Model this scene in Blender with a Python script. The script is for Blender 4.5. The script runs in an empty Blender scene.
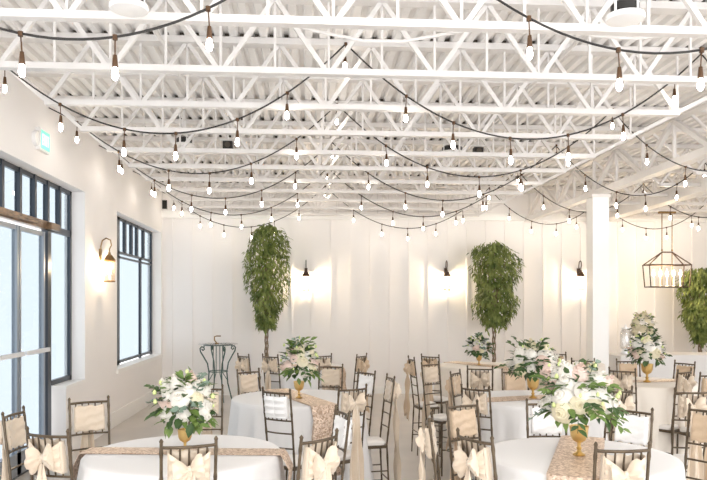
import bpy, math, random
from mathutils import Vector, Matrix
PI = math.pi
C = bpy.context.scene.collection
# ------------------------------------------------------------------ camera frame
F, CX, HY, CAMH = 700.0, 353.5, 303.0, 1.415
YAW = math.atan(45.5/700.0)
SA, CA = math.sin(YAW), math.cos(YAW)
def ray(px, py):
    a = (px-CX)/F
    return Vector((a*CA+SA, -a*SA+CA, (HY-py)/F))
def at(px, py, z):                 # point at height z seen at the pixel
    d = ray(px, py); t = (z-CAMH)/d.z
    return Vector((d.x*t, d.y*t, z))
def atY(px, py, Y):
    d = ray(px, py); t = Y/d.y
    return Vector((d.x*t, Y, CAMH+d.z*t))
def atX(px, py, X):
    d = ray(px, py); t = X/d.x
    return Vector((X, d.y*t, CAMH+d.z*t))
# ------------------------------------------------------------------ materials
def mat(name, col, rough=.6, metal=0, emit=None, es=0, noise=None, bump=0, nscale=20, trans=0, spec=.5, sheen=0, alpha=None, sub=0):
    m = bpy.data.materials.new(name); m.use_nodes = True
    nt = m.node_tree; b = nt.nodes['Principled BSDF']
    b.inputs['Base Color'].default_value = (*col, 1)
    b.inputs['Roughness'].default_value = rough
    b.inputs['Metallic'].default_value = metal
    b.inputs['Specular IOR Level'].default_value = spec
    b.inputs['Transmission Weight'].default_value = trans
    b.inputs['Sheen Weight'].default_value = sheen
    if emit: b.inputs['Emission Color'].default_value = (*emit, 1); b.inputs['Emission Strength'].default_value = es
    if noise or bump:
        tc = nt.nodes.new('ShaderNodeTexCoord'); n = nt.nodes.new('ShaderNodeTexNoise')
        n.inputs['Scale'].default_value = nscale; n.inputs['Detail'].default_value = 4
        nt.links.new(tc.outputs['Object'], n.inputs['Vector'])
        if noise:
            r = nt.nodes.new('ShaderNodeValToRGB')
            r.color_ramp.elements[0].position = .35; r.color_ramp.elements[1].position = .65
            r.color_ramp.elements[0].color = (*noise, 1); r.color_ramp.elements[1].color = (*col, 1)
            nt.links.new(n.outputs['Fac'], r.inputs['Fac']); nt.links.new(r.outputs['Color'], b.inputs['Base Color'])
        if bump:
            bp = nt.nodes.new('ShaderNodeBump'); bp.inputs['Strength'].default_value = bump; bp.inputs['Distance'].default_value = .01
            nt.links.new(n.outputs['Fac'], bp.inputs['Height']); nt.links.new(bp.outputs['Normal'], b.inputs['Normal'])
    return m
def thin_glass(name, tint=(1, 1, 1), gl=.08):
    m = bpy.data.materials.new(name); m.use_nodes = True; nt = m.node_tree
    for n in list(nt.nodes): nt.nodes.remove(n)
    o = nt.nodes.new('ShaderNodeOutputMaterial'); mx = nt.nodes.new('ShaderNodeMixShader')
    t = nt.nodes.new('ShaderNodeBsdfTransparent'); g = nt.nodes.new('ShaderNodeBsdfGlossy')
    t.inputs[0].default_value = (*tint, 1); g.inputs['Roughness'].default_value = .03
    mx.inputs[0].default_value = gl
    nt.links.new(t.outputs[0], mx.inputs[1]); nt.links.new(g.outputs[0], mx.inputs[2]); nt.links.new(mx.outputs[0], o.inputs[0])
    return m
M = dict(
 wall=mat('painted_wall', (.92, .895, .885), .75, noise=(.91, .885, .87), nscale=2),
 panel=mat('board_wall_paint', (.91, .885, .872), .6, noise=(.90, .875, .86), nscale=2),
 trim=mat('trim_paint', (.92, .91, .89), .4),
 deck=mat('steel_deck_paint', (.93, .91, .89), .5, noise=(.89, .865, .84), nscale=5),
 steel=mat('joist_paint', (.80, .775, .755), .45, noise=(.76, .735, .715), nscale=6),
 dark_fill=mat('flute_shade_and_lens', (.09, .075, .06), .9),  # near-black colour painting the shade in deck flutes; also the spotlight lens
 floor=mat('concrete_floor', (.62, .57, .52), .28, noise=(.53, .49, .45), nscale=1.6, bump=.02),
 frame=mat('window_metal', (.055, .065, .08), .3, metal=.5),
 bronze=mat('bronze_header', (.30, .20, .12), .35, metal=.7, noise=(.12, .08, .05), nscale=9),
 alu=mat('push_bar_metal', (.85, .86, .88), .3, metal=.3),
 chair=mat('chair_wood', (.085, .060, .036), .35, metal=.4, noise=(.13, .095, .06), nscale=30),
 cushion=mat('seat_fabric', (.86, .82, .77), .8, sheen=.3, bump=.1, nscale=200),
 ivory=mat('ivory_satin', (.68, .56, .43), .36, sheen=.4, bump=.25, nscale=40),
 white=mat('white_satin', (.94, .92, .90), .4, sheen=.4, bump=.2, nscale=40),
 champ=mat('champagne_satin', (.62, .46, .31), .36, sheen=.4, bump=.25, nscale=40),
 cloth=mat('table_linen', (.78, .76, .745), .8, sheen=.2, bump=.08, nscale=120),
 clothw=mat('cream_linen', (.86, .79, .70), .8, sheen=.2, bump=.08, nscale=120),
 gold=mat('gold_compote', (.72, .50, .20), .28, metal=.9, bump=.15, nscale=60),
 rosew=mat('petal_white', (.78, .74, .67), .6, sub=.2),
 roseb=mat('petal_blush', (.74, .57, .49), .6),
 rosec=mat('petal_cream', (.75, .68, .49), .6),
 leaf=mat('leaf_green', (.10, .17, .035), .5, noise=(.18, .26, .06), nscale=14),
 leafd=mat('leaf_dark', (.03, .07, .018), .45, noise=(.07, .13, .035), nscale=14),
 euca=mat('eucalyptus_leaf', (.24, .31, .25), .6, noise=(.15, .22, .16), nscale=14),
 bud=mat('bud_green', (.62, .70, .30), .6),
 ficus=mat('ficus_leaf', (.075, .12, .02), .5, noise=(.28, .33, .09), nscale=9),
 bark=mat('ficus_bark', (.33, .25, .18), .8, bump=.5, nscale=60, noise=(.2, .14, .09)),
 pot=mat('dark_planter', (.05, .035, .025), .5, bump=.2),
 soil=mat('soil', (.05, .035, .02), .95, bump=.5),
 cord=mat('black_cord', (.022, .02, .019), .5),
 socket=mat('bulb_socket', (.10, .05, .022), .4, metal=.3),
 bulb=mat('lit_bulb', (1, .9, .75), .2, emit=(1, .90, .78), es=20),
 brass=mat('antique_brass', (.34, .22, .10), .35, metal=.85, noise=(.2, .12, .05), nscale=30),
 dbronze=mat('dark_bronze', (.06, .032, .02), .45, metal=.3),
 candle=mat('candle_sleeve', (.93, .9, .82), .5),
 flame=mat('lit_candle_bulb', (1, .9, .7), .2, emit=(1, .80, .50), es=14),
 iron=mat('green_iron', (.08, .13, .12), .4, metal=.5),
 spk=mat('speaker_white', (.88, .87, .86), .45), black=mat('matt_black', (.02, .018, .016), .6),
 tan=mat('tan_plastic', (.45, .34, .24), .5),
 green=mat('exit_green', (.25, .80, .62), .4, emit=(.10, .60, .42), es=.22),
 letter=mat('exit_letter', (.9, 1, .95), .4, emit=(.7, 1, .9), es=.22),
 stile=mat('door_leaf_metal', (.30, .33, .37), .35, metal=.4),
 glass=thin_glass('window_glass', (.495, .525, .545), .04), lglass=thin_glass('lantern_glass', (1, .98, .95), .08),
 dglass=thin_glass('dispenser_glass', (.93, .93, .93), .25),
)
def runner_mat():
    m = bpy.data.materials.new('rose_gold_sequin'); m.use_nodes = True; nt = m.node_tree; b = nt.nodes['Principled BSDF']
    tc = nt.nodes.new('ShaderNodeTexCoord'); v = nt.nodes.new('ShaderNodeTexVoronoi'); v.inputs['Scale'].default_value = 110
    r = nt.nodes.new('ShaderNodeValToRGB')
    r.color_ramp.elements[0].color = (.40, .26, .17, 1); r.color_ramp.elements[1].color = (.86, .70, .57, 1)
    sx = nt.nodes.new('ShaderNodeSeparateColor')
    nt.links.new(tc.outputs['Object'], v.inputs['Vector']); nt.links.new(v.outputs['Color'], sx.inputs[0])
    nt.links.new(sx.outputs[0], r.inputs['Fac']); nt.links.new(r.outputs['Color'], b.inputs['Base Color'])
    b.inputs['Metallic'].default_value = .35; b.inputs['Roughness'].default_value = .4
    bp = nt.nodes.new('ShaderNodeBump'); bp.inputs['Strength'].default_value = .6; bp.inputs['Distance'].default_value = .004
    nt.links.new(v.outputs['Distance'], bp.inputs['Height']); nt.links.new(bp.outputs['Normal'], b.inputs['Normal'])
    return m
M['runner'] = runner_mat()
# ------------------------------------------------------------------ mesh builder
class MB:
    def __init__(s): s.v = []; s.f = []
    def add(s, vs, fs):
        n = len(s.v); s.v += [tuple(v) for v in vs]; s.f += [tuple(i+n for i in f) for f in fs]; return s
    def box(s, x0, x1, y0, y1, z0, z1):
        vs = [(x, y, z) for z in (z0, z1) for y in (y0, y1) for x in (x0, x1)]
        return s.add(vs, [(0, 2, 3, 1), (4, 5, 7, 6), (0, 1, 5, 4), (2, 6, 7, 3), (0, 4, 6, 2), (1, 3, 7, 5)])
    def bar(s, a, b, w, h=None, up=Vector((0, 0, 1))):   # rectangular bar between two points
        h = h or w; a = Vector(a); b = Vector(b); d = (b-a).normalized()
        if abs(d.dot(up)) > .99: up = Vector((0, 1, 0))
        sx = d.cross(up).normalized()*w/2; u = sx.cross(d).normalized()*h/2
        vs = [p+i*sx+j*u for p in (a, b) for i, j in ((-1, -1), (1, -1), (1, 1), (-1, 1))]
        return s.add(vs, [(0, 3, 2, 1), (4, 5, 6, 7), (0, 1, 5, 4), (1, 2, 6, 5), (2, 3, 7, 6), (3, 0, 4, 7)])
    def tube(s, pts, r, n=8, cap=True):
        pts = [Vector(p) for p in pts]; k = len(pts)
        rs = r if isinstance(r, (list, tuple)) else [r]*k
        d0 = (pts[1]-pts[0]).normalized(); ref = Vector((1, 0, 0)) if abs(d0.x) < .8 else Vector((0, 1, 0))
        vs = []
        for i, p in enumerate(pts):
            d = (pts[min(i+1, k-1)]-pts[max(i-1, 0)]).normalized()
            ref = (ref-d*ref.dot(d)).normalized(); q = d.cross(ref)
            for j in range(n):
                a = 2*PI*j/n; vs.append(p+(ref*math.cos(a)+q*math.sin(a))*rs[i])
        fs = [(i*n+j, i*n+(j+1) % n, (i+1)*n+(j+1) % n, (i+1)*n+j) for i in range(k-1) for j in range(n)]
        if cap: fs += [tuple(range(n-1, -1, -1)), tuple((k-1)*n+j for j in range(n))]
        return s.add(vs, fs)
    def lathe(s, prof, n=20, c=(0, 0, 0), cap=False):   # prof: (r, z)
        vs = [(c[0]+r*math.cos(2*PI*j/n), c[1]+r*math.sin(2*PI*j/n), c[2]+z) for r, z in prof for j in range(n)]
        fs = [(i*n+j, i*n+(j+1) % n, (i+1)*n+(j+1) % n, (i+1)*n+j) for i in range(len(prof)-1) for j in range(n)]
        if cap: fs += [tuple(range(n-1, -1, -1)), tuple((len(prof)-1)*n+j for j in range(n))]
        return s.add(vs, fs)
    def grid(s, fn, nu, nv, closed=False):
        vs = [fn(i/(nu-1), j/(nv if closed else nv-1)) for i in range(nu) for j in range(nv)]
        fs = []
        for i in range(nu-1):
            for j in range(nv if closed else nv-1):
                j2 = (j+1) % nv; fs.append((i*nv+j, i*nv+j2, (i+1)*nv+j2, (i+1)*nv+j))
        return s.add(vs, fs)
    def leafat(s, p, d, nrm, L, W, bend=.25):
        d = Vector(d).normalized(); nrm = Vector(nrm); w = d.cross(nrm)
        if w.length < 1e-4: w = d.orthogonal()
        w = w.normalized(); nrm = w.cross(d)
        p = Vector(p); vs = [p]
        for t, k in ((.3, .85), (.62, .9)):
            m = p+d*L*t-nrm*L*bend*t*t
            vs += [m+w*W*k/2+nrm*W*.12, m, m-w*W*k/2+nrm*W*.12]
        vs.append(p+d*L-nrm*L*bend)
        return s.add(vs, [(0, 2, 1), (0, 3, 2), (1, 2, 5, 4), (2, 3, 6, 5), (4, 5, 7), (5, 6, 7)])
    def build(s, name, m, parent=None, smooth=True, loc=None, thick=0):
        me = bpy.data.meshes.new(name); me.from_pydata(s.v, [], s.f); me.update()
        if smooth:
            me.polygons.foreach_set('use_smooth', [True]*len(me.polygons))
            me.set_sharp_from_angle(angle=math.radians(40))
        o = bpy.data.objects.new(name, me); C.objects.link(o); me.materials.append(m)
        if parent: o.parent = parent
        if loc: o.location = loc
        if thick:
            md = o.modifiers.new('t', 'SOLIDIFY'); md.thickness = thick; md.offset = 0
        return o
def tag(o, label=None, cat=None, group=None, kind=None):
    if label: o['label'] = label
    if cat: o['category'] = cat
    if group: o['group'] = group
    if kind: o['kind'] = kind
    return o
def empty(name, loc=(0, 0, 0), rz=0):
    o = bpy.data.objects.new(name, None); C.objects.link(o); o.location = loc; o.rotation_euler = (0, 0, rz); o.empty_display_size = .05
    return o
def kids(o): return [c for c in bpy.data.objects if c.parent == o]
def copy_tree(o, parent=None):
    c = o.copy(); C.objects.link(c); c.parent = parent
    for ch in kids(o): copy_tree(ch, c)
    return c
def struct(o, label=None): return tag(o, label, kind='structure')
rnd = random.Random(7)
# ------------------------------------------------------------------ room shell
XL, YB, ZD = -2.22, 10.86, 3.2
XG = XL-.145
ZB = 2.73
XR = 7.6
struct(MB().box(XL-.2, XR, -1.2, YB+.2, -.1, 0).build('floor', M['floor'], smooth=False))
# back wall with boards and battens
m = MB().box(XL-.2, XR, YB, YB+.15, 0, ZD+.1)
x = XL+.14
while x < XR:
    m.box(x-.014, x+.014, YB-.02, YB+.001, .10, ZB+.05); x += .305
struct(m.build('wall_back', M['panel'], smooth=False))
struct(MB().box(XR, XR+.15, 3.5, YB+.2, 0, ZD+.1).build('wall_right', M['wall'], smooth=False))
struct(MB().box(XL, XR, YB-.02, YB, 0, .11).build('baseboard_back', M['trim'], smooth=False))
struct(MB().box(XL, XR, YB-.07, YB, ZB-.02, ZB+.09).build('trim_1', M['trim'], smooth=False))
# left wall openings
def wy(px, X=XL): return atX(px, 300, X).y
w1n, dj, w1f = 2.6, wy(66), wy(85)
zh1 = atX(85, 192, XL).z
zs1 = atX(85, 382, XL).z
w2n, w2f = wy(117), wy(161)
zh2 = atX(152, 228, XL).z; zh2 = atX(117.5, 217, XG).z
zs2 = atX(160.7, 355.5, XL).z
T = XL-.2
m = MB()
m.box(T, XL, -1.2, w1n, 0, ZD+.1); m.box(T, XL, w1n, w1f, zh1, ZD+.1)
m.box(T, XL, dj, w1f, 0, zs1); m.box(T, XL, w1f, w2n, 0, ZD+.1)
m.box(T, XL, w2n, w2f, zh2, ZD+.1); m.box(T, XL, w2n, w2f, 0, zs2); m.box(T, XL, w2f, YB, 0, ZD+.1)
struct(m.build('wall_left', M['wall'], smooth=False))
struct(MB().box(XL, XL+.018, w1f+.1, YB, 0, .17).build('baseboard_left', M['trim'], smooth=False))
# storefront: door_1 + window_1
def frame_bar(m, y0, y1, z0, z1, d=.03): m.box(XG-d/2, XG+d/2, y0, y1, z0, z1)
def gy(px): return atX(px, 300, XG).y
d1 = empty('door_1', (XG, 4.5, 0)); struct(d1)
zt = atX(40, 229, XG).z
def part(mb, name, mt, root, **k):
    o = mb.build(name, M[mt], None, **k); o.parent = root; o.location = -Vector(root.location); return o
m = MB(); frame_bar(m, w1n, dj, 0, .05); m.box(XG-.03, XG+.03, gy(44.5), gy(48), 0, zt); frame_bar(m, w1n, w1n+.06, 0, zt)
part(m, 'door_frame', 'frame', d1, smooth=False)
for a, b in ((gy(43)-.01, gy(17)), (gy(17)-.02, 3.75), (3.72, 2.7)):
    m = MB(); y0, y1 = min(a, b), max(a, b)
    for q in ((y0, y0+.03), (y1-.03, y1)): frame_bar(m, q[0], q[1], .02, zt-.02, .045)
    frame_bar(m, y0, y1, .02, .20, .045); frame_bar(m, y0, y1, zt-.06, zt-.02, .03)
    L = part(m, 'door_leaf', 'stile', d1, smooth=False)
    part(MB().box(XG-.004, XG+.004, y0+.02, y1-.02, .19, zt-.05), 'door_glass', 'glass', d1, smooth=False)
    part(MB().box(XG+.05, XG+.075, y0+.02, y1-.02, .985, 1.02).box(XG+.02, XG+.055, y0+.03, y0+.05, .99, 1.015).box(XG+.02, XG+.055, y1-.05, y1-.03, .99, 1.015), 'push_bar', 'alu', d1, smooth=False)
part(MB().box(XG-.03, XG+.06, w1n, gy(49), zt, zt+.07).box(XG+.03, XG+.10, gy(40), gy(49), zt+.0, zt+.06).tube([(XG+.09, 3.6, zt-.02), (XG+.10, gy(30), zt+.03)], .012), 'header', 'bronze', d1, smooth=False)
g1 = empty('window_1', (XG, 5.6, 0)); struct(g1)
m = MB(); frame_bar(m, w1n, w1f, zh1-.04, zh1); frame_bar(m, w1f-.045, w1f, zs1, zh1); frame_bar(m, gy(50), w1f, zs1+.03, zs1+.075); frame_bar(m, gy(49), w1f, zt, zt+.06)
for px in (-18, 0, 18, 33, 46, 58): m.box(XG-.02, XG+.025, gy(px)-.022, gy(px)+.022, zt+.06, zh1)
part(m, 'window_frame', 'frame', g1, smooth=False)
part(MB().box(XG-.004, XG+.004, w1n, w1f, zt+.06, zh1-.03), 'transom_pane', 'glass', g1, smooth=False)
part(MB().box(XG-.004, XG+.004, gy(49), w1f, zs1+.03, zt), 'pane', 'glass', g1, smooth=False)
part(MB().box(XL-.2, XL+.004, dj, w1f, zs1-.002, zs1+.025), 'window_sill', 'trim', g1, smooth=False)
g2 = empty('window_2', (XG, 8.5, 0)); struct(g2)
m = MB(); zt2 = atX(117.5, 251, XG).z
frame_bar(m, w2n-.2, w2f, zh2-.035, zh2); frame_bar(m, w2n-.2, w2f, zs2+.04, zs2+.075); frame_bar(m, w2n-.2, w2f, zt2-.03, zt2)
frame_bar(m, w2n-.2, w2f, zt2-.085, zt2-.06, .03)
frame_bar(m, w2f-.05, w2f, zs2, zh2); frame_bar(m, gy(117)-.05, gy(118.5), zs2, zh2)
frame_bar(m, gy(140)-.03, gy(140)+.03, zs2, zt2)
for px in (124.5, 131, 136.5, 143): m.box(XG-.02, XG+.02, gy(px)-.028, gy(px)+.028, zt2, zh2)
part(m, 'window_frame', 'frame', g2, smooth=False)
part(MB().box(XG-.004, XG+.004, w2n-.2, w2f, zs2+.05, zh2-.02), 'pane', 'glass', g2, smooth=False)
part(MB().box(XL-.2, XL+.02, w2n-.02, w2f+.01, zs2-.03, zs2+.02), 'window_sill', 'trim', g2, smooth=False)
# ------------------------------------------------------------------ ceiling: corrugated deck
m = MB(); P = .10; prof = []
x = XL-.2
while x < XR:
    prof += [(x, 0), (x+.045, 0), (x+.058, .032), (x+.087, .032)]; x += P
ys = [-1.2, YB+.1]
vs = [(a, y, ZD+z) for y in ys for a, z in prof]; n = len(prof)
m.add(vs, [(i, i+1, n+i+1, n+i) for i in range(n-1)])
m.add([(XL-.2, -1.2, ZD+.09), (XR, -1.2, ZD+.09), (XR, YB+.2, ZD+.09), (XL-.2, YB+.2, ZD+.09)], [(0, 3, 2, 1)])
struct(m.build('ceiling', M['deck'], smooth=False))
# open web joists
YK = [3.33+.72*k for k in range(0, 11)]
GX = 3.45
def joist(x0, x1, Y, e0, e1, label_y):
    r = empty('roof_joist', ((x0+x1)/2, Y, ZB))
    mb = MB().box(x0, x1, Y-.045, Y+.045, ZD-.045, ZD-.002); tc = part(mb, 'top_chord', 'steel', r, smooth=False)
    part(MB().box(x0+e0, x1-e1, Y-.026, Y+.026, ZB, ZB+.036), 'bottom_chord', 'steel', r, smooth=False)
    a, b = x0+e0, x1-e1; nn = max(3, round((b-a)/.64)); st = (b-a)/nn
    w = MB()
    for i in range(nn):
        xa = a+i*st
        w.bar((xa+.02, Y, ZB+.03), (xa+st/2, Y, ZD-.03), .026, .026); w.bar((xa+st/2, Y, ZD-.03), (xa+st-.02, Y, ZB+.03), .026, .026)
        w.bar((xa+st/2, Y+.012, ZB+.03), (xa+st/2, Y+.012, ZD-.03), .014, .014)
        w.bar((xa+st, Y+.012, ZB+.03), (xa+st, Y+.012, ZD-.03), .014, .014)
    w.bar((a, Y, ZB+.03), (x0+.03, Y, ZD-.03), .024); w.bar((b, Y, ZB+.03), (x1-.03, Y, ZD-.03), .024)
    part(w, 'web', 'steel', r, smooth=False)
    # solid dark blocks over the chord stand in for shade inside deck flutes
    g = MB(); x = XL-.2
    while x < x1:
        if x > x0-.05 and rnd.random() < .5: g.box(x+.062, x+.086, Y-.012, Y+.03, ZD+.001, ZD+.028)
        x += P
    if g.v: tag(part(g, 'flute_shade_blocks', 'dark_fill', r, smooth=False), kind='stuff')
    return r
for k, Y in enumerate(YK):
    for side in (0, 1):
        if side and Y < 4.5: continue
        r = joist(XL-.02 if not side else GX, GX if not side else XR, Y, .5, .85 if not side else .3, 0)
        ordn = ['nearest', 'second', 'third', 'fourth', 'fifth', 'sixth', 'seventh', 'eighth', 'ninth', 'tenth', 'eleventh'][k]
        tag(r, 'white open web roof joist over the %s, %s from the camera' % ('main hall' if not side else 'right-hand bay', ordn), 'roof joist', 'roof joists of %s bay' % ('the main' if not side else 'the right'))
# girder on column
r = empty('roof_girder', (GX, 6, ZB)); tag(r, 'white steel truss girder running deep into the hall over the column', 'girder')
part(MB().box(GX-.05, GX+.05, 3.2, YB, 3.13, ZD-.001), 'top_chord', 'steel', r, smooth=False)
part(MB().box(GX-.05, GX+.05, 3.2, YB, ZB-.04, ZB+.03), 'bottom_chord', 'steel', r, smooth=False)
w = MB(); y = 3.3; i = 0
while y < YB-.5:
    a, b = (ZB+.02, 3.14) if i % 2 == 0 else (3.14, ZB+.02)
    w.bar((GX, y, a), (GX, y+.62, b), .045); w.bar((GX, y+.62, ZB), (GX, y+.62, 3.14), .03); y += .62; i += 1
part(w, 'web', 'steel', r, smooth=False)
tag(MB().box(4.42, 4.56, 4.6, YB, ZB-.05, ZB+.10).box(4.40, 4.58, 4.6, YB, ZB-.065, ZB-.05).build('ceiling_beam', M['steel'], smooth=False), 'white solid beam running to the back wall right of the column', 'beam')
cl = at(592, 421, 0); CY = GX/ (ray(600, 300).x/ray(600, 300).y)
r = empty('column', (GX-.03, CY, 0)); tag(r, 'square white column standing in the right half of the hall', 'column')
hw = 8.3*CY/F
part(MB().box(GX-.03-hw, GX-.03+hw, CY-hw, CY+hw, 0, ZB-.04), 'shaft', 'trim', r, smooth=False)
part(MB().box(GX-.05-hw, GX-.01+hw, CY-hw-.02, CY+hw+.02, 0, .12), 'base_trim', 'trim', r, smooth=False)
part(MB().box(GX-.045-hw, GX-.015+hw, CY-hw-.015, CY+hw+.015, ZB-.075, ZB-.041), 'cap_plate', 'steel', r, smooth=False)
# conduits
def pipe(name, pts, rad, mt, label, cat):
    return tag(MB().tube(pts, rad, 8).build(name, M[mt]), label, cat)
pts = [(XL+.1+i*.2, 3.5+.03*math.sin(i*1.1), 2.80+.035*math.sin(i*.9)+.03*math.sin(i*.37)) for i in range(27)]
pipe('ceiling_cable', pts, .009, 'steel', 'thin white cable drooping along the nearest ceiling joist', 'cable')
pts = [(3.0-.02*i, 3.6+i*.25, 2.95+.02*math.sin(i)) for i in range(28)]
pipe('conduit', [(-.95, 3.0, 3.12), (-.95, 10.7, 3.12)], .014, 'steel', 'white conduit running to the back wall under the deck, left of centre', 'conduit')
pipe('conduit', [(1.75, 3.0, 3.12), (1.75, 10.7, 3.12)], .014, 'steel', 'white conduit running to the back wall under the deck, right of centre', 'conduit')
# ------------------------------------------------------------------ string lights
def string_light(p0, p1, zmin, Y, nseg, label, group=None, ends=(True, True), ts=None):
    p0 = Vector(p0); p1 = Vector(p1); r = empty('string_light', p0); tag(r, label, 'string lights', 'strings of bulbs draped under the ceiling')
    # sagging curve: parabola through ends with lowest value zmin
    L = p1.x-p0.x; a_, b_ = p0.z-zmin, p1.z-zmin
    t0 = math.sqrt(a_)/(math.sqrt(a_)+math.sqrt(b_))
    kk = a_/(t0*t0)
    def P3(t): return Vector((p0.x+L*t, Y, zmin+kk*(t-t0)**2))
    part(MB().tube(([Vector((XL+.002, Y, p0.z+.12))] if p0.x < XL+.5 else [])+[P3(i/36) for i in range(37)], .0055, 6), 'cord', 'cord', r)
    if ts is None: ts = [(i+rnd.uniform(-.08, .08))/nseg if 0 < i < nseg else i/nseg for i in range(nseg+1) if not ((i == 0 and not ends[0]) or (i == nseg and not ends[1]))]
    for t in ts:
        p = P3(t); sw = rnd.uniform(-.006, .006)
        q = p+Vector((sw, 0, -.075))
        s = MB().tube([p+Vector((0, 0, .008)), p-Vector((0, 0, .012))], .011, 8).tube([p, q], .0032, 6)
        s.lathe([(.002, .004), (.008, 0), (.010, -.015), (.0118, -.036), (.0125, -.048), (.011, -.052), (.001, -.052)], 10, q)
        so = part(s, 'socket', 'socket', r)
        b = MB().lathe([(.007, -.050), (.0105, -.060), (.0138, -.078), (.013, -.090), (.008, -.101), (.001, -.105)], 10, q)
        bo = b.build('bulb', M['bulb'], so)
    return r
XC, XH, XR1, XR2 = .255, -1.98, 2.75, 4.46
rown = ['nearest the camera', 'second from the camera', 'third from the camera', 'fourth from the camera', 'fifth from the camera', 'farthest from it']
for i, k in enumerate((0, 2, 4, 6, 8, 10)):
    Y = 3.33+.72*k-.05 if i else 2.95
    zt_ = 3.165 if i else 3.195
    string_light((XH, Y, 2.97), (XC, Y, zt_), 2.54 if i else 2.50, Y, 6, 'black bulb string sagging from left wall to ceiling centre, row %s' % rown[i], ts=None if i else [.02, .19, .36, .53, .70, .87])
    string_light((XC, Y, zt_), (XR1, Y, zt_), 2.54 if i else 2.50, Y, 6, 'black bulb string sagging right from ceiling centre, row %s' % rown[i], ends=(False, True), ts={0: [.12, .277, .435, .585, .74, .89], 1: [.165, .295, .452, .615, .77, .92]}.get(i))
    if k >= 2:
        string_light((XR1, Y+.02, zt_), (XR2, Y+.02, 3.0), 2.62, Y+.02, 5, 'black bulb string crossing the column girder, row %s' % rown[i], ends=(False, True))
    if k >= 6:
        string_light((XR2, Y+.02, 3.0), (6.3, Y+.02, 3.1), 2.56, Y+.02, 5, 'black bulb string right of the solid beam, row %s' % rown[i], ends=(False, True))
# ------------------------------------------------------------------ ceiling speakers
def speaker(px, py, z, dia, label, open_=False):
    p = at(px, py, z); r = empty('ceiling_speaker', p); R = dia/2
    tag(r, label, 'speaker')
    r.location = p
    MB().lathe([(.001, -.012), (R*.6, -.012), (R*.93, -.006), (R, .004), (R*.97, .016), (R*.8, .02), (.001, .02)], 28).build('grille', M['spk'], r)
    MB().lathe([(R*.7, .018), (R*.72, .06), (R*.55, .075), (.001, .075)], 20).build('housing', M['black'], r)
    mb = MB()
    for a in range(4):
        c, s_ = math.cos(a*PI/2+.5)*R*.76, math.sin(a*PI/2+.5)*R*.76
        mb.tube([(c, s_, .01), (c, s_, .08), (c*.3, s_*.3, .10), (0, 0, ZD-z)], .006, 6)
    mb.build('hanger', M['spk'], r)
speaker(129, 9, 2.70, .17, 'round white hanging ceiling speaker at top left above the nearest bulb string')
speaker(625, 19, 2.70, .175, 'round white hanging ceiling speaker with dark back at top right')
speaker(452, 154, 2.86, .27, 'round white ceiling speaker right of centre, about midway back')
speaker(184, 146, 2.86, .20, 'round flat white ceiling speaker left of centre, midway back')
def drum(px, py, z, Rd, h, label):
    p = at(px, py, z); r = empty('ceiling_drum_light', p); tag(r, label, 'ceiling light')
    MB().lathe([(.001, 0), (Rd*.95, 0), (Rd, .01), (Rd, h), (.001, h)], 24).build('drum', M['spk'], r)
    MB().tube([(0, 0, h), (0, 0, ZD-z)], .008).build('stem', M['spk'], r)
drum(410, 217, 2.76, .09, .13, 'small white drum hanging near the back wall under the joists')
def boxlight(px, py, z, label):
    p = at(px, py, z); r = empty('spotlight', p); tag(r, label, 'spotlight')
    MB().box(-.045, .045, -.04, .04, -.04, .03).build('body', M['black'], r, smooth=False)
    MB().tube([(-.07, 0, .0), (-.07, 0, .05), (.07, 0, .05), (.07, 0, 0)], .008).tube([(0, 0, .05), (0, 0, ZD-z)], .007).build('bracket', M['spk'], r)
    MB().tube([(0, -.04, -.005), (0, -.052, -.005)], .026, 12).build('lens', M['dark_fill'], r)
boxlight(228, 145, 2.9, 'small black spotlight under the ceiling left of centre')
boxlight(478, 151, 2.9, 'small black spotlight beside the ceiling speaker right of centre')
# exit sign
p = atX(41, 141, XL); r = empty('exit_sign', p); tag(r, 'small green lit exit sign high on the left wall', 'exit sign')
MB().box(0, .035, -.12, .10, -.095, .09).build('housing', M['spk'], r, smooth=False)
MB().tube([(-.0, -.14, -.01), (.03, -.14, -.01)], .06, 16).build('mount', M['spk'], r)
MB().box(.035, .039, -.09, .09, -.075, .075).build('face', M['green'], r, smooth=False)
m = MB(); u = .011
def lb(y0, y1, z0, z1): m.box(.039, .042, y0, y1, z0, z1)
y = -.075
lb(y, y+u, -.045, .045); [lb(y, y+.028, z-.006, z+.006) for z in (-.039, 0, .039)]
y = -.038
m.bar((.0405, y, -.045), (.0405, y+.03, .045), .003, .010, Vector((0, 1, 0))); m.bar((.0405, y+.03, -.045), (.0405, y, .045), .003, .010, Vector((0, 1, 0)))
lb(.008, .008+u, -.045, .045); y = .03
lb(y, y+.036, .033, .045); lb(y+.013, y+.013+u, -.045, .045)
m.build('lettering', M['letter'], r, smooth=False)
# corner speaker on pipe
p = atX(163, 205, XL); r = empty('wall_speaker', p); tag(r, 'small dark box speaker with tan horn high in the left back corner', 'speaker')
MB().box(.0, .07, -.06, .06, -.065, .065).build('body', M['black'], r, smooth=False)
MB().lathe([(.028, 0), (.033, .05), (.05, .085), (.001, .085)], 16).build('horn', M['tan'], r).rotation_euler = (0, PI/2, 0)
kids(r)[-1].location = (.07, 0, 0)
p = atX(164, 224, XL); r = empty('junction_box', p); tag(r, 'tiny dark junction box on the pipe in the left back corner', 'junction box')
MB().box(0, .04, -.035, .035, -.04, .04).build('box', M['tan'], r, smooth=False)
MB().tube([(.018, 0, .04), (.018, 0, .18)], .009).build('pipe', M['tan'], r)
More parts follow.
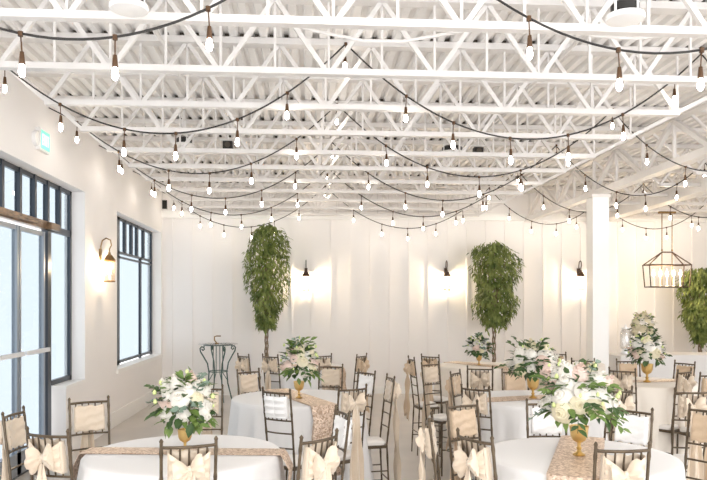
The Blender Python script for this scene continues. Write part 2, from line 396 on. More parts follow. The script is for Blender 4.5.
# ------------------------------------------------------------------ wall lanterns
def lantern(px, py, wall, label):
    H = .50; Rr = .052
    if wall == 'left': p = atX(px, py, XL+.105); rz = 0
    else: p = atY(px, py, YB-.12); rz = -PI/2
    r = empty('wall_lantern', p, rz); tag(r, label, 'wall lantern')     # local +x points away from the wall; origin at glass centre
    zt0 = .115
    MB().lathe([(.001, -.118), (Rr+.006, -.118), (Rr+.008, -.104), (Rr-.006, -.10), (.001, -.10)], 20).build('base', M['brass'] if wall == 'left' else M['dbronze'], r)
    MB().lathe([(Rr, -.10), (Rr, zt0-.005)], 20).build('glass', M['lglass'], r)
    MB().lathe([(Rr+.01, zt0-.012), (Rr+.012, zt0), (.030, zt0+.05), (.014, zt0+.065), (.012, zt0+.085), (.001, zt0+.09)], 20).build('roof', M['brass'] if wall == 'left' else M['dbronze'], r)
    hk = MB().tube([(0, 0, zt0+.08), (.0, 0, zt0+.12), (.02, 0, zt0+.16), (.01, 0, zt0+.215), (-.035, 0, zt0+.235), (-.075, 0, zt0+.21), (-.09, 0, zt0+.15), (-.09, 0, zt0+.08)], .007, 8)
    hk.box(-.108 if wall == 'left' else -.122, -.085, -.022, .022, zt0-.01, zt0+.12)
    hk.build('bracket', M['brass'] if wall == 'left' else M['dbronze'], r)
    st = MB()
    for a in range(4):
        c, s_ = math.cos(a*PI/2+PI/4)*Rr, math.sin(a*PI/2+PI/4)*Rr
        st.tube([(c, s_, -.10), (c, s_, zt0)], .0032, 6)
    st.build('cage', M['brass'], r)
    for a in range(2):
        y = (-.018, .018)[a]
        c = MB().tube([(0, y, -.10), (0, y, -.035)], .008, 8).build('candle', M['candle'], r)
        MB().lathe([(.005, -.035), (.012, -.012), (.010, .01), (.001, .04)], 10, (0, y, 0)).build('bulb', M['flame'], c)
    l = bpy.data.lights.new('lantern_light', 'POINT'); l.energy = 5; l.color = (1, .80, .55); l.shadow_soft_size = .02
    lo = bpy.data.objects.new('lantern_light', l); C.objects.link(lo); lo.parent = r; lo.location = (.0, 0, .055)
lantern(109.5, 271, 'left', 'brass caged wall lantern with hooked arm between the two windows')
lantern(306, 283, 'back', 'dark lit wall lantern on the back wall right of the left potted tree')
lantern(447, 283, 'back', 'dark lit wall lantern on the back wall left of the middle potted tree')
lantern(581, 283, 'back', 'dark lit wall lantern on the back wall just left of the white column')
# ------------------------------------------------------------------ linear chandelier
Yc = 9.75; s = Yc/F*1.0
p = atY(667, 287, Yc); r = empty('lantern_chandelier', p); tag(r, 'bronze open-frame rectangular chandelier with candle bulbs at the right', 'chandelier')
wt, wb, h1, h2 = .31, .285, .315, .50; dt, db = .10, .09
m = MB(); R_ = .009
bt = [(-wb, -db, 0), (wb, -db, 0), (wb, db, 0), (-wb, db, 0)]; tp = [(-wt, -dt, h1), (wt, -dt, h1), (wt, dt, h1), (-wt, dt, h1)]
for a in range(4):
    m.tube([bt[a], bt[(a+1) % 4]], R_, 6).tube([tp[a], tp[(a+1) % 4]], R_, 6).tube([bt[a], tp[a]], R_, 6)
for sx in (-1, 1):
    for sy in (-1, 1): m.tube([(sx*wt, sy*dt, h1), (sx*.075, 0, h2)], R_, 6)
m.tube([(-.075, 0, h2), (.075, 0, h2)], R_*1.2, 6); m.tube([(-.25, 0, .0), (.25, 0, 0)], R_, 6); m.tube([(-wb, 0, 0), (wb, 0, 0)], R_, 6)
m.build('frame', M['dbronze'], r)
ztop = ZB-p.z
for sx in (-1, 1):
    MB().tube([(sx*.075, 0, .02), (sx*.075, 0, ztop)], .007, 6).lathe([(.001, -.02), (.016, 0), (.001, .02)], 10, (sx*.075, 0, h2+.03)).build('rod', M['brass'], r)
MB().box(-.12, .12, -.03, .03, ztop-.03, ztop-.001).build('canopy', M['brass'], r, smooth=False)
for i in range(5):
    x = -.2+i*.1
    c = MB().lathe([(.001, 0), (.02, .01), (.012, .03)], 10, (x, 0, 0)).tube([(x, 0, .02), (x, 0, .15)], .010, 8).build('candle', M['candle'], r)
    MB().lathe([(.006, .15), (.017, .175), (.014, .21), (.001, .25)], 10, (x, 0, 0)).build('bulb', M['flame'], c)
l = bpy.data.lights.new('chandelier_light', 'POINT'); l.energy = 7; l.color = (1, .76, .48); l.shadow_soft_size = .12
lo = bpy.data.objects.new('chandelier_light', l); C.objects.link(lo); lo.parent = r; lo.location = (0, 0, .22)
# the joist that carries the canopy
r = joist(GX, XR, Yc, .3, .3, 0); tag(r, 'white roof joist that carries the rectangular chandelier', 'roof joist')
# ------------------------------------------------------------------ potted trees
def tree(px, z0, z1, w, label, Y, seed, n=3000, env=None):
    g = random.Random(seed); p = atY(px, 300, Y); r = empty('potted_ficus_tree', (p.x, Y, 0)); tag(r, label, 'tree', 'tall potted trees along the back wall')
    MB().lathe([(.001, 0), (.10, 0), (.125, .30), (.135, .32), (.12, .33), (.115, .29), (.001, .28)], 24).build('planter', M['pot'], r)
    MB().lathe([(.116, .285), (.001, .295)], 16).build('soil', M['soil'], r)
    tr = MB()
    for q in range(3):
        tr.tube([(.022*math.cos(a*.9+q*2.1), .022*math.sin(a*.9+q*2.1), .28+(z0+.35-.28)*a/16) for a in range(17)], [.014-.0004*a for a in range(17)], 6)
    zc, zr = (z0+z1)/2, (z1-z0)/2
    for q in range(16):
        th = g.uniform(0, 2*PI); zz = g.uniform(z0+.3, z1-.15); rr = w*.8*math.sqrt(max(0, 1-((zz-zc)/zr)**2))
        tr.tube([(0, 0, z0+.2), (rr*.4*math.cos(th), rr*.4*math.sin(th), (z0+.2+zz)/2+.1), (rr*math.cos(th), rr*math.sin(th), zz)], [.009, .006, .003], 5)
    tr.tube([(0, 0, z0+.2), (.01, 0, z1-.1)], [.014, .005], 6)
    tr.build('trunk', M['bark'], r)
    f = MB()
    lumps = [(g.uniform(0, 2*PI), g.uniform(0, 1), g.uniform(.6, 1.2)) for _ in range(30)]
    for _ in range(n):
        t = g.random(); th = g.uniform(0, 2*PI)
        e = env(t); lp = 0
        for a, b, c_ in lumps:
            da = abs((th-a+PI) % (2*PI)-PI); lp += c_*math.exp(-(da/.55)**2-((t-b)/.09)**2)
        rr = w*e*(.66+.42*min(1, lp))*math.sqrt(g.uniform(.25, 1))
        q = Vector((rr*math.cos(th), rr*math.sin(th), z0+(z1-z0)*t+g.uniform(-.04, .04)))
        if g.random() < .12*(1-t): q.z -= g.random()*.12
        hd = Vector((math.cos(th), math.sin(th), 0))
        dr = (hd*g.uniform(.1, .9)+Vector((g.uniform(-.5, .5), g.uniform(-.5, .5), g.uniform(-1.4, -.1)))).normalized()
        f.leafat(q, dr, Vector((hd.x*.8+g.uniform(-.6, .6), hd.y*.8+g.uniform(-.6, .6), .8)), g.uniform(.055, .095), g.uniform(.022, .034))
    f.build('foliage', M['ficus'], r, smooth=False)
tree(266.5, 1.08, 2.56, .31, 'tall slender potted ficus on the back wall left of the left lantern', 10.35, 3, 3300, lambda t: (.50+1.5*t if t < .32 else (.98+.02*min(1, (t-.45)/.25)) if t < .86 else max(.2, 1-((t-.86)/.14)**2*.8)))
tree(494, 1.10, 2.31, .375, 'potted ficus with round crown on the back wall right of the centre lantern', 10.3, 11, 3600, lambda t: .52+1.5*t if t < .32 else (min(1, 1) if t < .8 else max(.25, math.sqrt(max(0, 1-((t-.8)/.22)**2)))))
tree(700, .86, 1.93, .31, 'potted ficus cut by the right edge of view beneath the chandelier', 10.3, 23, 3600, lambda t: .4+1.2*t if t < .45 else (.95 if t < .8 else max(.25, math.sqrt(max(0, 1-((t-.8)/.22)**2)))))
# ------------------------------------------------------------------ round tables, cloths, runners
ZT = .76
def cloth(cx, cy, R, mt, label, seed, group='floor length round tablecloths'):
    g = random.Random(seed); ph = g.uniform(0, 6); ph2 = g.uniform(0, 6)
    prof = [(0, 0), (.5, 0), (.9, 0), (.985, -.0015), (1.0, -.008), (1.008, -.03)] + [(1.01+.012*i, -.03-(ZT-.034)*i/10) for i in range(1, 11)]
    def fn(u, v):
        i = u*(len(prof)-1); k, z = prof[int(round(i))]; th = v*2*PI
        dpt = max(0, -z-.02)/ZT
        fold = dpt*(.045*math.sin(15*th+ph)+.022*math.sin(21*th+ph2)+.012*math.sin(34*th))
        rr = R*k+fold
        return (rr*math.cos(th), rr*math.sin(th), ZT+z)
    o = MB().grid(fn, len(prof), 200, True).build('tablecloth', M[mt], loc=(cx, cy, 0))
    o.data.set_sharp_from_angle(angle=PI)
    tag(o, label, 'tablecloth', None); return o
def runner(cx, cy, R, ang, w, label, drop=.30):
    d = Vector((math.cos(ang), math.sin(ang), 0)); s_ = Vector((-d.y, d.x, 0)); c0 = Vector((cx, cy, 0))
    L = R+.012; prof = []
    for t in range(0, 8): prof.append((L+.028+.01*math.sin(t*1.3)+.03*(1-t/7)*drop/.5, ZT-.02-drop+drop*t/7))
    prof[-1] = (L+.016, ZT-.012)
    prof += [(L+.004, ZT+.004), (L*.9, ZT+.004), (L*.45, ZT+.004), (0, ZT+.004)]
    full = [(-a, z) for a, z in prof]+[(a, z) for a, z in prof[::-1]][1:]
    def fn(u, v):
        a, z = full[int(round(u*(len(full)-1)))]; lat = (v-.5)*w
        # pull in with the round rim
        k = math.sqrt(max(.01, R*R-lat*lat))/R
        aa = a*k if abs(a) > L*.5 else a
        return c0+d*aa+s_*lat*(1+.04*math.sin(z*25))+Vector((0, 0, z))
    o = MB().grid(fn, len(full), 9).build('table_runner', M['runner'], thick=.002)
    tag(o, label, 'table runner'); return o
RT = .457
def ctr(px, py): return at(px, py, ZT)
T = {}
def table(key, px, py, R, mt, word, ang, w=.17, seed=1, drop=.3):
    c = ctr(px, py); T[key] = Vector((c.x, c.y, 0))
    cloth(c.x, c.y, R, mt, 'floor length %s cloth on the %s round table' % ('white' if mt == 'cloth' else 'cream', word), seed)
    if ang is not None: runner(c.x, c.y, R, ang, w, 'rose gold sequin runner lying across the %s round table' % word, drop)
table('T1', 184, 452, .425, 'cloth', 'left front', math.radians(-6), .13, 1)
table('T2', 579, 455, .41, 'cloth', 'right front', math.radians(66), .20, 2)
table('T3', 298, 397, .457, 'cloth', 'middle left', math.radians(-68), .19, 3, .42)
table('T4', 533, 398, .457, 'cloth', 'middle right', math.radians(15), .19, 4)
table('T5', 643, 381.5, .42, 'clothw', 'right side', math.radians(4), .15, 5, .2)
table('T6', 479, 365, .44, 'clothw', 'back centre', math.radians(-60), .2, 6, .4)
table('T8', 303, 366, .42, 'cloth', 'back left', math.radians(-30), .17, 8)
table('T9', 568, 363, .38, 'clothw', 'back right', None, seed=9)
# ------------------------------------------------------------------ chairs
def post(mb, pts, r, rings):
    # tube with turned rings along the way
    out, rad = [], []
    P_ = [Vector(p) for p in pts]
    for i in range(len(P_)-1):
        n = 10
        for j in range(n+(i == len(P_)-2)):
            out.append(P_[i].lerp(P_[i+1], j/n)); rad.append(r)
    for i in range(len(out)):
        if i % 5 == 3: rad[i] = r*1.28
    mb.tube(out, rad, 8)
def make_chair(sash_mat, bow=True, tails=.48, seed=0):
    g = random.Random(seed)
    r = empty('banquet_chair')
    R = .0062; W = .098
    def bx(z):    # back post centre y at height z
        return -.095-.055*max(0, (z-.45)/.47)**1.1 if z > .45 else -.095-.02*(.45-z)/.45
    for s_ in (-1, 1):
        mb = MB(); post(mb, [(s_*(W-.002), bx(0), 0), (s_*(W-.004), bx(.45), .45), (s_*W, bx(.7), .7), (s_*(W+.001), bx(.905), .905)], R, 0)
        mb.lathe([(R, 0), (R*1.35, .005), (R*.8, .012), (.001, .016)], 8, (s_*(W+.001), bx(.905), .903))
        mb.build('leg', M['chair'], r)
    for s_ in (-1, 1):
        mb = MB(); post(mb, [(s_*(W+.004), .098, 0), (s_*(W-.004), .092, .43)], R*1.05, 0); mb.build('leg', M['chair'], r)
    def curve(z, bow_=.018, n=13, dz=0): return [(W*(2*i/(n-1)-1), bx(z)-bow_*(1-(2*i/(n-1)-1)**2), z+dz*(1-(2*i/(n-1)-1)**2)) for i in range(n)]
    MB().tube(curve(.885), R*1.0, 8).build('top_rail', M['chair'], r)
    for z in (.722, .645, .555): MB().tube(curve(z, .014), R*.8, 8).build('back_rail', M['chair'], r)
    sp = MB()
    for i in range(5):
        x = W*(2*(i+1)/6-1); k = 1-(x/W)**2
        sp.tube([(x, bx(.722)-.014*k, .722), (x, bx(.80)-.016*k, .80), (x, bx(.885)-.018*k, .885)], [R*.6, R*.72, R*.6], 6)
    sp.build('spindles', M['chair'], r)
    sf = MB(); sf.box(-.100, .100, .080, .098, .425, .445); sf.box(-.098, .098, -.10, -.084, .425, .445)
    sf.box(-.100, -.084, -.09, .09, .425, .445); sf.box(.084, .100, -.09, .09, .425, .445); sf.box(-.09, .09, -.09, .09, .432, .446)
    sf.build('seat_frame', M['chair'], r, smooth=False)
    def cu(u, v):
        th = v*2*PI; kx = math.copysign(abs(math.cos(th))**.4, math.cos(th)); ky = math.copysign(abs(math.sin(th))**.4, math.sin(th))
        prof = [(0, .482), (.6, .481), (.88, .476), (.99, .466), (1.0, .455), (.97, .446)]
        k, z = prof[int(round(u*5))]
        return (.099*k*kx, .001+.092*k*ky, z)
    MB().grid(cu, 6, 32, True).build('seat_cushion', M['cushion'], r)
    for z in (.16, .27):
        for s_ in (-1, 1): MB().tube([(s_*(W-.003), bx(z), z), (s_*W, .096, z)], R*.75, 6).build('stretcher', M['chair'], r)
    for y in (bx(.20), .097): MB().tube([(-W, y, .21), (W, y, .21)], R*.75, 6).build('stretcher', M['chair'], r)
    # satin sash wrapped round the back with a bow behind
    WS = .074
    def wrap(u, v):
        x = WS*(2*u-1); k = 1-(x/W)**2; z = .738+.132*v
        return (x, bx(z)-.015*k+.014+.003*math.sin(v*19+u*5), z+.004*math.sin(u*17))
    mb = MB().grid(wrap, 18, 14)
    for s_ in (-1, 1):
        def gat(u, v, s_=s_):
            x = s_*WS*(1-u); k = 1-(x/W)**2; hh = (.098*(1-u)**.8+.03) if bow else .128; zc = .803
            z = zc+(v-.5)*hh
            return (x, bx(z)-.016*k-.019-.006*math.sin(u*PI)+.004*math.sin(v*21), z-(.012*u if bow else 0))
        mb.grid(gat, 12, 14)
        def side(u, v, s_=s_):
            z = .738+.132*v; k = 1-(WS/W)**2; return (s_*(WS+.003*math.sin(u*PI)), bx(z)-.016*k+.014-.033*u, z)
        mb.grid(side, 4, 10)
    sash = mb.build('sash', M[sash_mat], r, thick=.0018)
    yk = bx(.79)-.042; K = Vector((0, yk, .80))
    if bow:
        b = MB(); 
        b.lathe([(.001, -.02), (.011, -.014), (.014, 0), (.011, .014), (.001, .02)], 12, K)
        for s_ in (-1, 1):
            tilt = g.uniform(-.3, .45); fl = g.uniform(.85, 1.1)
            def lobe(u, v, s_=s_, tilt=tilt, fl=fl):
                th = v*2*PI; L = .062*fl*min(u, .97)
                wd = (.009+.036*math.sin(min(1, u*1.12)*PI*.56)**1.2)*(1 if u < .97 else .6)
                if u > .999: wd *= .03
                tk = (.008+.017*math.sin(u*PI*.8))*(.03 if u > .999 else 1)
                rp = 1+.22*math.sin(th*4+u*3)+.1*math.sin(th*7)
                z = math.cos(th)*wd*rp; y = math.sin(th)*tk*rp
                x = s_*(L*math.cos(tilt)-z*math.sin(tilt)*0.5)
                return (K.x+x, K.y+y-.01*u, K.z+L*math.sin(tilt)+z)
            b.grid(lobe, 12, 26, True)
        bo = b.build('bow', M[sash_mat], sash)
        for s_ in (-1, 1):
            off = g.uniform(.014, .03); ln = tails*g.uniform(.85, 1.1); ph = g.uniform(0, 6)
            def tail(u, v, s_=s_, off=off, ln=ln, ph=ph):
                w = .018+.062*u**.6; x = s_*(.004+off*u)+(v-.5)*w
                return (K.x+x, K.y-.006-.010*math.sin(v*9+ph+u*2)*min(1, u*4)-.012*u+.006*math.sin(u*14+v*4), K.z-ln*u-(.04*v if s_ > 0 else .04*(1-v))*u)
            MB().grid(tail, 26, 12).build('tail', M[sash_mat], sash, thick=.0015)
    return r
protos = {'ivory': make_chair('ivory', seed=1), 'white': make_chair('white', bow=False, seed=2), 'champ': make_chair('champ', seed=3), 'ivory2': make_chair('ivory', tails=.58, seed=5)}
used = set()
def chair(px, py, face, kind, label, group, ang=None, jit=0):
    p = at(px, py, .92)
    c = T[face] if isinstance(face, str) else Vector(face)
    if ang is None: d = Vector((c.x-p.x, c.y-p.y, 0)).normalized(); rz = math.atan2(-d.x, d.y)+math.radians(jit)
    else: rz = math.radians(ang)
    d = Vector((-math.sin(rz), math.cos(rz), 0))
    o = protos[kind] if kind not in used else copy_tree(protos[kind])
    used.add(kind)
    loc = p+d*.15; o.location = (loc.x, loc.y, 0); o.rotation_euler = (0, 0, rz)
    tag(o, label, 'chair', group)
    return o
G = {k: 'chairs around the %s table' % w for k, w in dict(T1='left front', T2='right front', T3='middle left', T4='middle right', T5='right side', T6='back centre', T8='back left', T9='back right').items()}
chairs = [
 (189, 437, 'T1', 'ivory', 'chair with ivory bow, back to us, in front of left front table', 2),
 (47, 427, 'T1', 'ivory', 'chair with large ivory bow at lower left beside the left front table', 42),
 (13, 408, 'T1', 'ivory2', 'leftmost chair, cut by the left edge of view, seen at an angle', 14),
 (89, 396, 'T1', 'ivory', 'chair facing us beyond the left front table, before the low wall', -14),
 (206, 384, 'T1', 'ivory2', 'chair beyond the left front table, mostly behind its flowers', 0),
 (320, 431, 'T1', 'ivory', 'chair with ivory bow right of the left front table, in lower centre', -10),
 (343, 407, 'T1', 'white', 'edge-on chair with white back wrap just behind the lower centre bow chair', 0),
 (276, 387, 'T3', 'white', 'chair with white back wrap nearest us at the middle left table', -25),
 (353, 384, 'T3', 'ivory2', 'chair with long ivory bow sash at right front of the middle left table', 0),
 (391, 374, 'T3', 'ivory2', 'side-on chair with ruffled sash right of the middle left table, beside the aisle', 12),
 (367, 369, 'T3', 'white', 'chair with white wrap at far right side of the middle left table', 0),
 (331, 363, 'T3', 'ivory', 'chair beyond the middle left table, right of its flowers', 0),
 (248, 368, 'T3', 'ivory', 'chair with wrapped back beyond the middle left table, left of its flowers', 0),
 (243, 353, 'T8', 'ivory', 'farthest left small chair at the back left table', 10),
 (270, 353.5, 'T8', 'ivory', 'small chair at the back left table below the tall slender tree', 0),
 (323, 353, 'T8', 'ivory2', 'small chair at the back left table right of the middle left flowers', 0),
 (362, 353, 'T8', 'champ', 'small chair at the right end of the back left table', 0),
 (411, 355.7, 'T6', 'champ', 'side-on chair with hanging tan sash across the aisle from the ruffled chair', -35),
 (430, 353.5, 'T6', 'champ', 'small chair with tan wrap at the left of the back centre table', 10),
 (430, 361, 'T4', 'ivory2', 'chair with ivory bow in front of the small tan wrapped chair', 10),
 (430, 414, 'T2', 'ivory', 'side-on chair with ivory bow at left side of the right front table', 0),
 (474, 431, 'T2', 'ivory', 'chair with ivory bow at lower left of the right front table', 0),
 (462, 400, 'T2', 'champ', 'chair with tan satin wrap at far left of the right front table', -6),
 (475, 384, 'T4', 'ivory', 'chair with ivory bow at left front of the middle right table', 0),
 (455, 369.5, 'T4', 'champ', 'chair with tan wrap at left side of the middle right table', 10),
 (480, 365, 'T6', 'ivory', 'chair with bow just before the back centre flowers', 0),
 (515, 368, 'T4', 'champ', 'chair facing us beyond the middle right table, left of its flowers', 0),
 (546, 398, 'T2', 'white', 'chair facing us behind the right front flowers', 0),
 (632, 405, 'T2', 'white', 'chair with bright white wrap beyond the right front table', 0),
 (623, 441, 'T2', 'ivory', 'nearest chair with ivory bow in front of the right front table', 4),
 (621, 386, 'T4', 'ivory', 'chair with bow at right side of the middle right table, above the white wrapped chair', 0),
 (622, 367, 'T5', 'ivory', 'chair with bow at left front of the right side table', 0),
 (628, 358, 'T5', 'champ', 'chair with tan wrap at far left of the right side table', 0),
 (685, 360, 'T5', 'champ', 'chair with tan wrap at far right of the right side table', 0),
 (685, 368, 'T5', 'ivory', 'chair with bow at right side of the right side table', 25),
 (692, 387, 'T5', 'ivory2', 'chair with long white bow sash near the right edge of view', 14),
 (708, 405, 'T2', 'champ', 'lowest chair cut by the right edge of view', 0),
 (712, 371, 'T5', 'champ', 'upper chair cut by the right edge of view', 0),
 (583, 357.5, 'T9', 'champ', 'small chair with tan wrap just left of the column', 0),
 (570, 362, 'T9', 'champ', 'small chair left of the column in front of the smaller tan one', 0),
 (556, 351, 'T9', 'champ', 'small chair with tan wrap behind the middle right flowers', 0),
]
for px, py, tb, kd, lab, jit in chairs: chair(px, py, tb, kd, lab, G[tb], jit=jit)
# ------------------------------------------------------------------ floral centrepieces
def rose(R, g, n=5):
    mb = MB()
    for ring in range(n):
        k = 5 if ring else 3; rr = R*(.22+.78*ring/(n-1)); z = R*(.55-.5*ring/(n-1))
        for i in range(k):
            th = 2*PI*(i/k)+ring*.7+g.uniform(-.2, .2); wd = 2*PI/k*.72
            def pet(u, v, th=th, rr=rr, z=z, wd=wd, ring=ring):
                a = th+(v-.5)*wd*2*(.5+.5*math.sin(u*PI*.6)); op = .25+.2*ring
                r_ = rr*(.35+.65*u**.8)+R*.06*ring*u*u; zz = z-R*.35+R*.75*math.sin(u*1.5)*(1-.12*ring)-R*.16*ring*u**3
                return (r_*math.cos(a), r_*math.sin(a), zz-.15*R*abs(v-.5)*2*u)
            mb.grid(pet, 5, 6)
    mb.lathe([(.001, -R*.25), (R*.45, -R*.15), (R*.52, R*.1), (R*.34, R*.42), (.001, R*.52)], 10)
    return mb
RM = [rose(1, random.Random(i)) for i in range(4)]
def oriented(mb, p, d, R):
    q = Vector(d).to_track_quat('Z', 'Y').to_matrix(); o = MB()
    o.v = [tuple(Vector(p)+q @ (Vector(v)*R)) for v in mb.v]; o.f = list(mb.f); return o
def centrepiece(px, py, W, H, vh, label, seed, nr=12, z=ZT+.006, lean=(0, 0), dark=False, vase='gold', ztilt=0, loc=None, spread=1.0, mix=None):
    g = random.Random(seed); p = loc or at(px, py, z)
    r = empty('flower_centrepiece', (p.x, p.y, z)); tag(r, label, 'flower arrangement', 'floral centrepieces')
    s_ = vh
    MB().lathe([(.001, 0), (.20*s_, 0), (.22*s_, .03*s_), (.10*s_, .10*s_), (.06*s_, .18*s_), (.10*s_, .24*s_), (.055*s_, .30*s_), (.07*s_, .42*s_), (.22*s_, .52*s_), (.29*s_, .68*s_), (.31*s_, .9*s_), (.33*s_, s_), (.29*s_, s_), (.27*s_, .8*s_), (.001, .6*s_)], 28).build('vase', M[vase], r)
    c = Vector((lean[0]*W, lean[1]*W, vh+H*.36))
    fol, fold, euc, st = MB(), MB(), MB(), MB()
    def dirv(lo=-.45):
        while True:
            d = Vector((g.gauss(0, 1), g.gauss(0, 1), g.gauss(0, 1))).normalized()
            if d.z > lo: return d
    def sc(d, k): return c+Vector((d.x*W*k, d.y*W*k, d.z*H*.62*k))
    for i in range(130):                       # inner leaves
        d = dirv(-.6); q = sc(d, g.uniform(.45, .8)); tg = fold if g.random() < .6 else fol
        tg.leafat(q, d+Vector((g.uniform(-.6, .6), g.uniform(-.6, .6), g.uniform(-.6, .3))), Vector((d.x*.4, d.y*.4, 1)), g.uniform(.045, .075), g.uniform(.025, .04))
    for i in range(19):                       # sprays of leaves sticking out
        d = dirv(-.35); a = sc(d, .5); tip = sc(d, g.uniform(.95, 1.35)*spread)+Vector((0, 0, g.uniform(-.06, .01)))
        tg = g.choice((fol, fold, euc, fol)); st.tube([a, (a+tip)/2+Vector((0, 0, .012)), tip], .0016, 4)
        nl = 7
        for j in range(nl):
            t = .25+.75*j/nl; q = a.lerp(tip, t)+Vector((0, 0, .012*4*t*(1-t))); sd = d.cross(Vector((0, 0, 1))).normalized()*(1 if j % 2 else -1)
            L = g.uniform(.035, .055)
            if tg is euc: tg.leafat(q, sd+d*.4, Vector((g.uniform(-.4, .4), -.7, 1)), L*.7, L*.6, .1)
            else: tg.leafat(q, sd*.8+d*.8+Vector((0, 0, g.uniform(-.4, .2))), Vector((g.uniform(-.4, .4), -.6, 1)), L, L*.5)
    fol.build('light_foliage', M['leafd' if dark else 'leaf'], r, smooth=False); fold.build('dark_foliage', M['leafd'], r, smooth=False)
    tag(euc.build('eucalyptus', M['euca'], r, smooth=False), kind='stuff'); tag(st.build('stems', M['leafd'], r), kind='stuff')
    pts = []; tries = 0
    while len(pts) < nr and tries < 4000:
        tries += 1
        d = dirv(-.25)
        if d.y > .45: continue
        if all((d-e).length > .46 for e in pts): pts.append(d)
    mix = mix or ['rosew', 'rosec', 'rosew', 'rosew', 'roseb', 'rosew']
    for i, d in enumerate(pts):
        R = g.uniform(.023, .036)*(W/.115)**.6; q = sc(d, g.uniform(.72, .88))
        oriented(RM[i % 4], q, d+Vector((0, -.3, .2)), R).build('rose', M[mix[i % len(mix)]], r)
    b = MB()
    for i in range(14):
        d = dirv(-.1); q = sc(d, g.uniform(.9, 1.1)); rr = g.uniform(.006, .011)
        b.lathe([(.001, -rr), (rr*.9, -rr*.4), (rr*.8, rr*.6), (.001, rr*1.4)], 7, q)
    tag(b.build('buds', M['bud'], r), kind='stuff')
    return r
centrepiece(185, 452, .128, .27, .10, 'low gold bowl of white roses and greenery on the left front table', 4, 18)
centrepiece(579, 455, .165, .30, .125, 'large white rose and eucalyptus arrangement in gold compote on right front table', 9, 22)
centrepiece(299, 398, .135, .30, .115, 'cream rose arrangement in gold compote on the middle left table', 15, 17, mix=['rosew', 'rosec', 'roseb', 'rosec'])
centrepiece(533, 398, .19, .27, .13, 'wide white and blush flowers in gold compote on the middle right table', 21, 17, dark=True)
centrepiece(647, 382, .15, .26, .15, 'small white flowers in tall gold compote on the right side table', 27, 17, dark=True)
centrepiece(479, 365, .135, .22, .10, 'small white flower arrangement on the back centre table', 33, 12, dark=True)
# ------------------------------------------------------------------ buffet table at right back
pL, pR = at(612, 354, .76), at(708, 352, .76)
YT = pL.y
def bfn(u, v):
    x0, x1, y0, y1 = pL.x, XR-.8, YT-.25, YT+.25
    per = [(x0, y0), (x1, y0), (x1, y1), (x0, y1)]
    prof = [(0, 0), (.97, 0), (1, -.01), (1, -.05), (1, -.2), (1, -.4), (1, -.6), (1, -.752)]
    k, z = prof[int(round(u*7))]; t = v*4; i = int(t) % 4; f = t-int(t); a, b = per[i], per[(i+1) % 4]
    x = a[0]+(b[0]-a[0])*f; y = a[1]+(b[1]-a[1])*f; cx, cy = (x0+x1)/2, (y0+y1)/2
    fo = .02*math.sin(v*190)*max(0, -z)/.75
    return (cx+(x-cx)*k+(fo if i % 2 else 0), cy+(y-cy)*k+(fo if i % 2 == 0 else 0), .76+z)
tag(MB().grid(bfn, 8, 240, True).build('tablecloth', M['cloth']), 'white cloth on the long buffet table at right by the back wall', 'tablecloth')
p = at(622, 353, .765); r = empty('drink_dispenser', (p.x, YT, .765)); tag(r, 'clear glass drink dispenser at the left end of the buffet table', 'drink dispenser')
MB().lathe([(.001, .06), (.055, .06), (.065, .09), (.065, .27), (.045, .31), (.045, .32)], 20).build('jar', M['dglass'], r)
MB().lathe([(.001, .32), (.05, .32), (.05, .335), (.012, .345), (.014, .37), (.001, .375)], 16).build('lid', M['alu'], r)
MB().lathe([(.06, 0), (.06, .01), (.045, .055), (.06, .06), (.001, .06)], 16).build('stand', M['alu'], r)
MB().tube([(0, -.06, .10), (0, -.095, .10), (0, -.095, .08)], .007).build('tap', M['alu'], r)
p = at(640, 353, .765)
centrepiece(640, 353, .17, .40, .17, 'tall cream and green bouquet on the buffet table beside the dispenser', 41, 22, z=.765, vase='spk', loc=Vector((p.x, YT, 0)), spread=.8, mix=['rosec', 'rosew', 'rosec'])
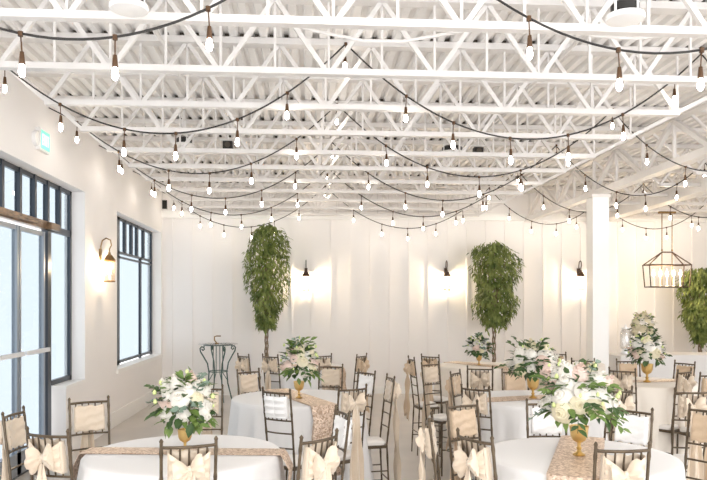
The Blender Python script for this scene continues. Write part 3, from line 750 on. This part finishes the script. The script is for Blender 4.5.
# ------------------------------------------------------------------ wrought iron bar table
p = at(218, 343.5, .83); r = empty('iron_bar_table', (p.x, p.y, 0)); tag(r, 'tall wrought iron table with scrolled legs and glass top by the back wall', 'table')
Rg = .285
MB().lathe([(.001, .82), (Rg, .82), (Rg, .828), (.001, .828)], 40).build('glass_top', M['dglass'], r)
MB().tube([(Rg*.72*math.cos(a*PI/12), Rg*.72*math.sin(a*PI/12), .812) for a in range(25)], .009, 6).build('top_ring', M['iron'], r)
for a in range(4):
    th = a*PI/2+.5; c, s_ = math.cos(th), math.sin(th)
    path = [(.245, .76), (.225, .735), (.205, .755), (.215, .785), (.25, .79), (.27, .765), (.262, .72), (.225, .66), (.16, .55), (.135, .42), (.15, .25), (.20, .06), (.215, 0)]
    pts = [(x*c, x*s_, z) for x, z in path]
    MB().tube(pts, .010, 8).tube([(.20*c, .20*s_, .81), (.215*c, .215*s_, .785)], .007, 6).build('leg', M['iron'], r)
    MB().tube([(.07*c, .07*s_, .81), (.075*c, .075*s_, .4), (.14*c, .14*s_, .30)], .006, 6).build('stay', M['iron'], r)
MB().tube([(.138*math.cos(a*PI/12), .138*math.sin(a*PI/12), .43) for a in range(25)], .007, 6).build('lower_ring', M['iron'], r)
r = empty('brass_ornament', (p.x-.02, p.y, .828)); tag(r, 'little brass hook-shaped ornament on the tall iron table', 'ornament')
MB().lathe([(.001, 0), (.03, 0), (.028, .012), (.001, .016)], 14).build('base', M['brass'], r)
MB().tube([(0, 0, .01), (-.03, 0, .05), (-.03, 0, .10), (.0, 0, .11), (.06, 0, .11)], .009, 8).build('stem', M['brass'], r)
# ------------------------------------------------------------------ light, world, camera
w = bpy.data.worlds.new('World'); bpy.context.scene.world = w; w.use_nodes = True
bg = w.node_tree.nodes['Background']; bg.inputs[0].default_value = (.965, .98, 1, 1); bg.inputs[1].default_value = 1.15
cam = bpy.data.cameras.new('Camera'); co = bpy.data.objects.new('Camera', cam); C.objects.link(co)
cam.sensor_width = 36; cam.lens = 36*F/707; co.location = (0, 0, CAMH); co.rotation_euler = (PI/2, 0, -YAW)
cam.shift_y = (HY-240)/707; cam.clip_start = .05
bpy.context.scene.camera = co
sc_ = bpy.context.scene
sc_.view_settings.view_transform = 'Standard'; sc_.view_settings.look = 'None'; sc_.view_settings.gamma = 1
sc_.view_settings.use_curve_mapping = False; sc_.view_settings.exposure = 1.74
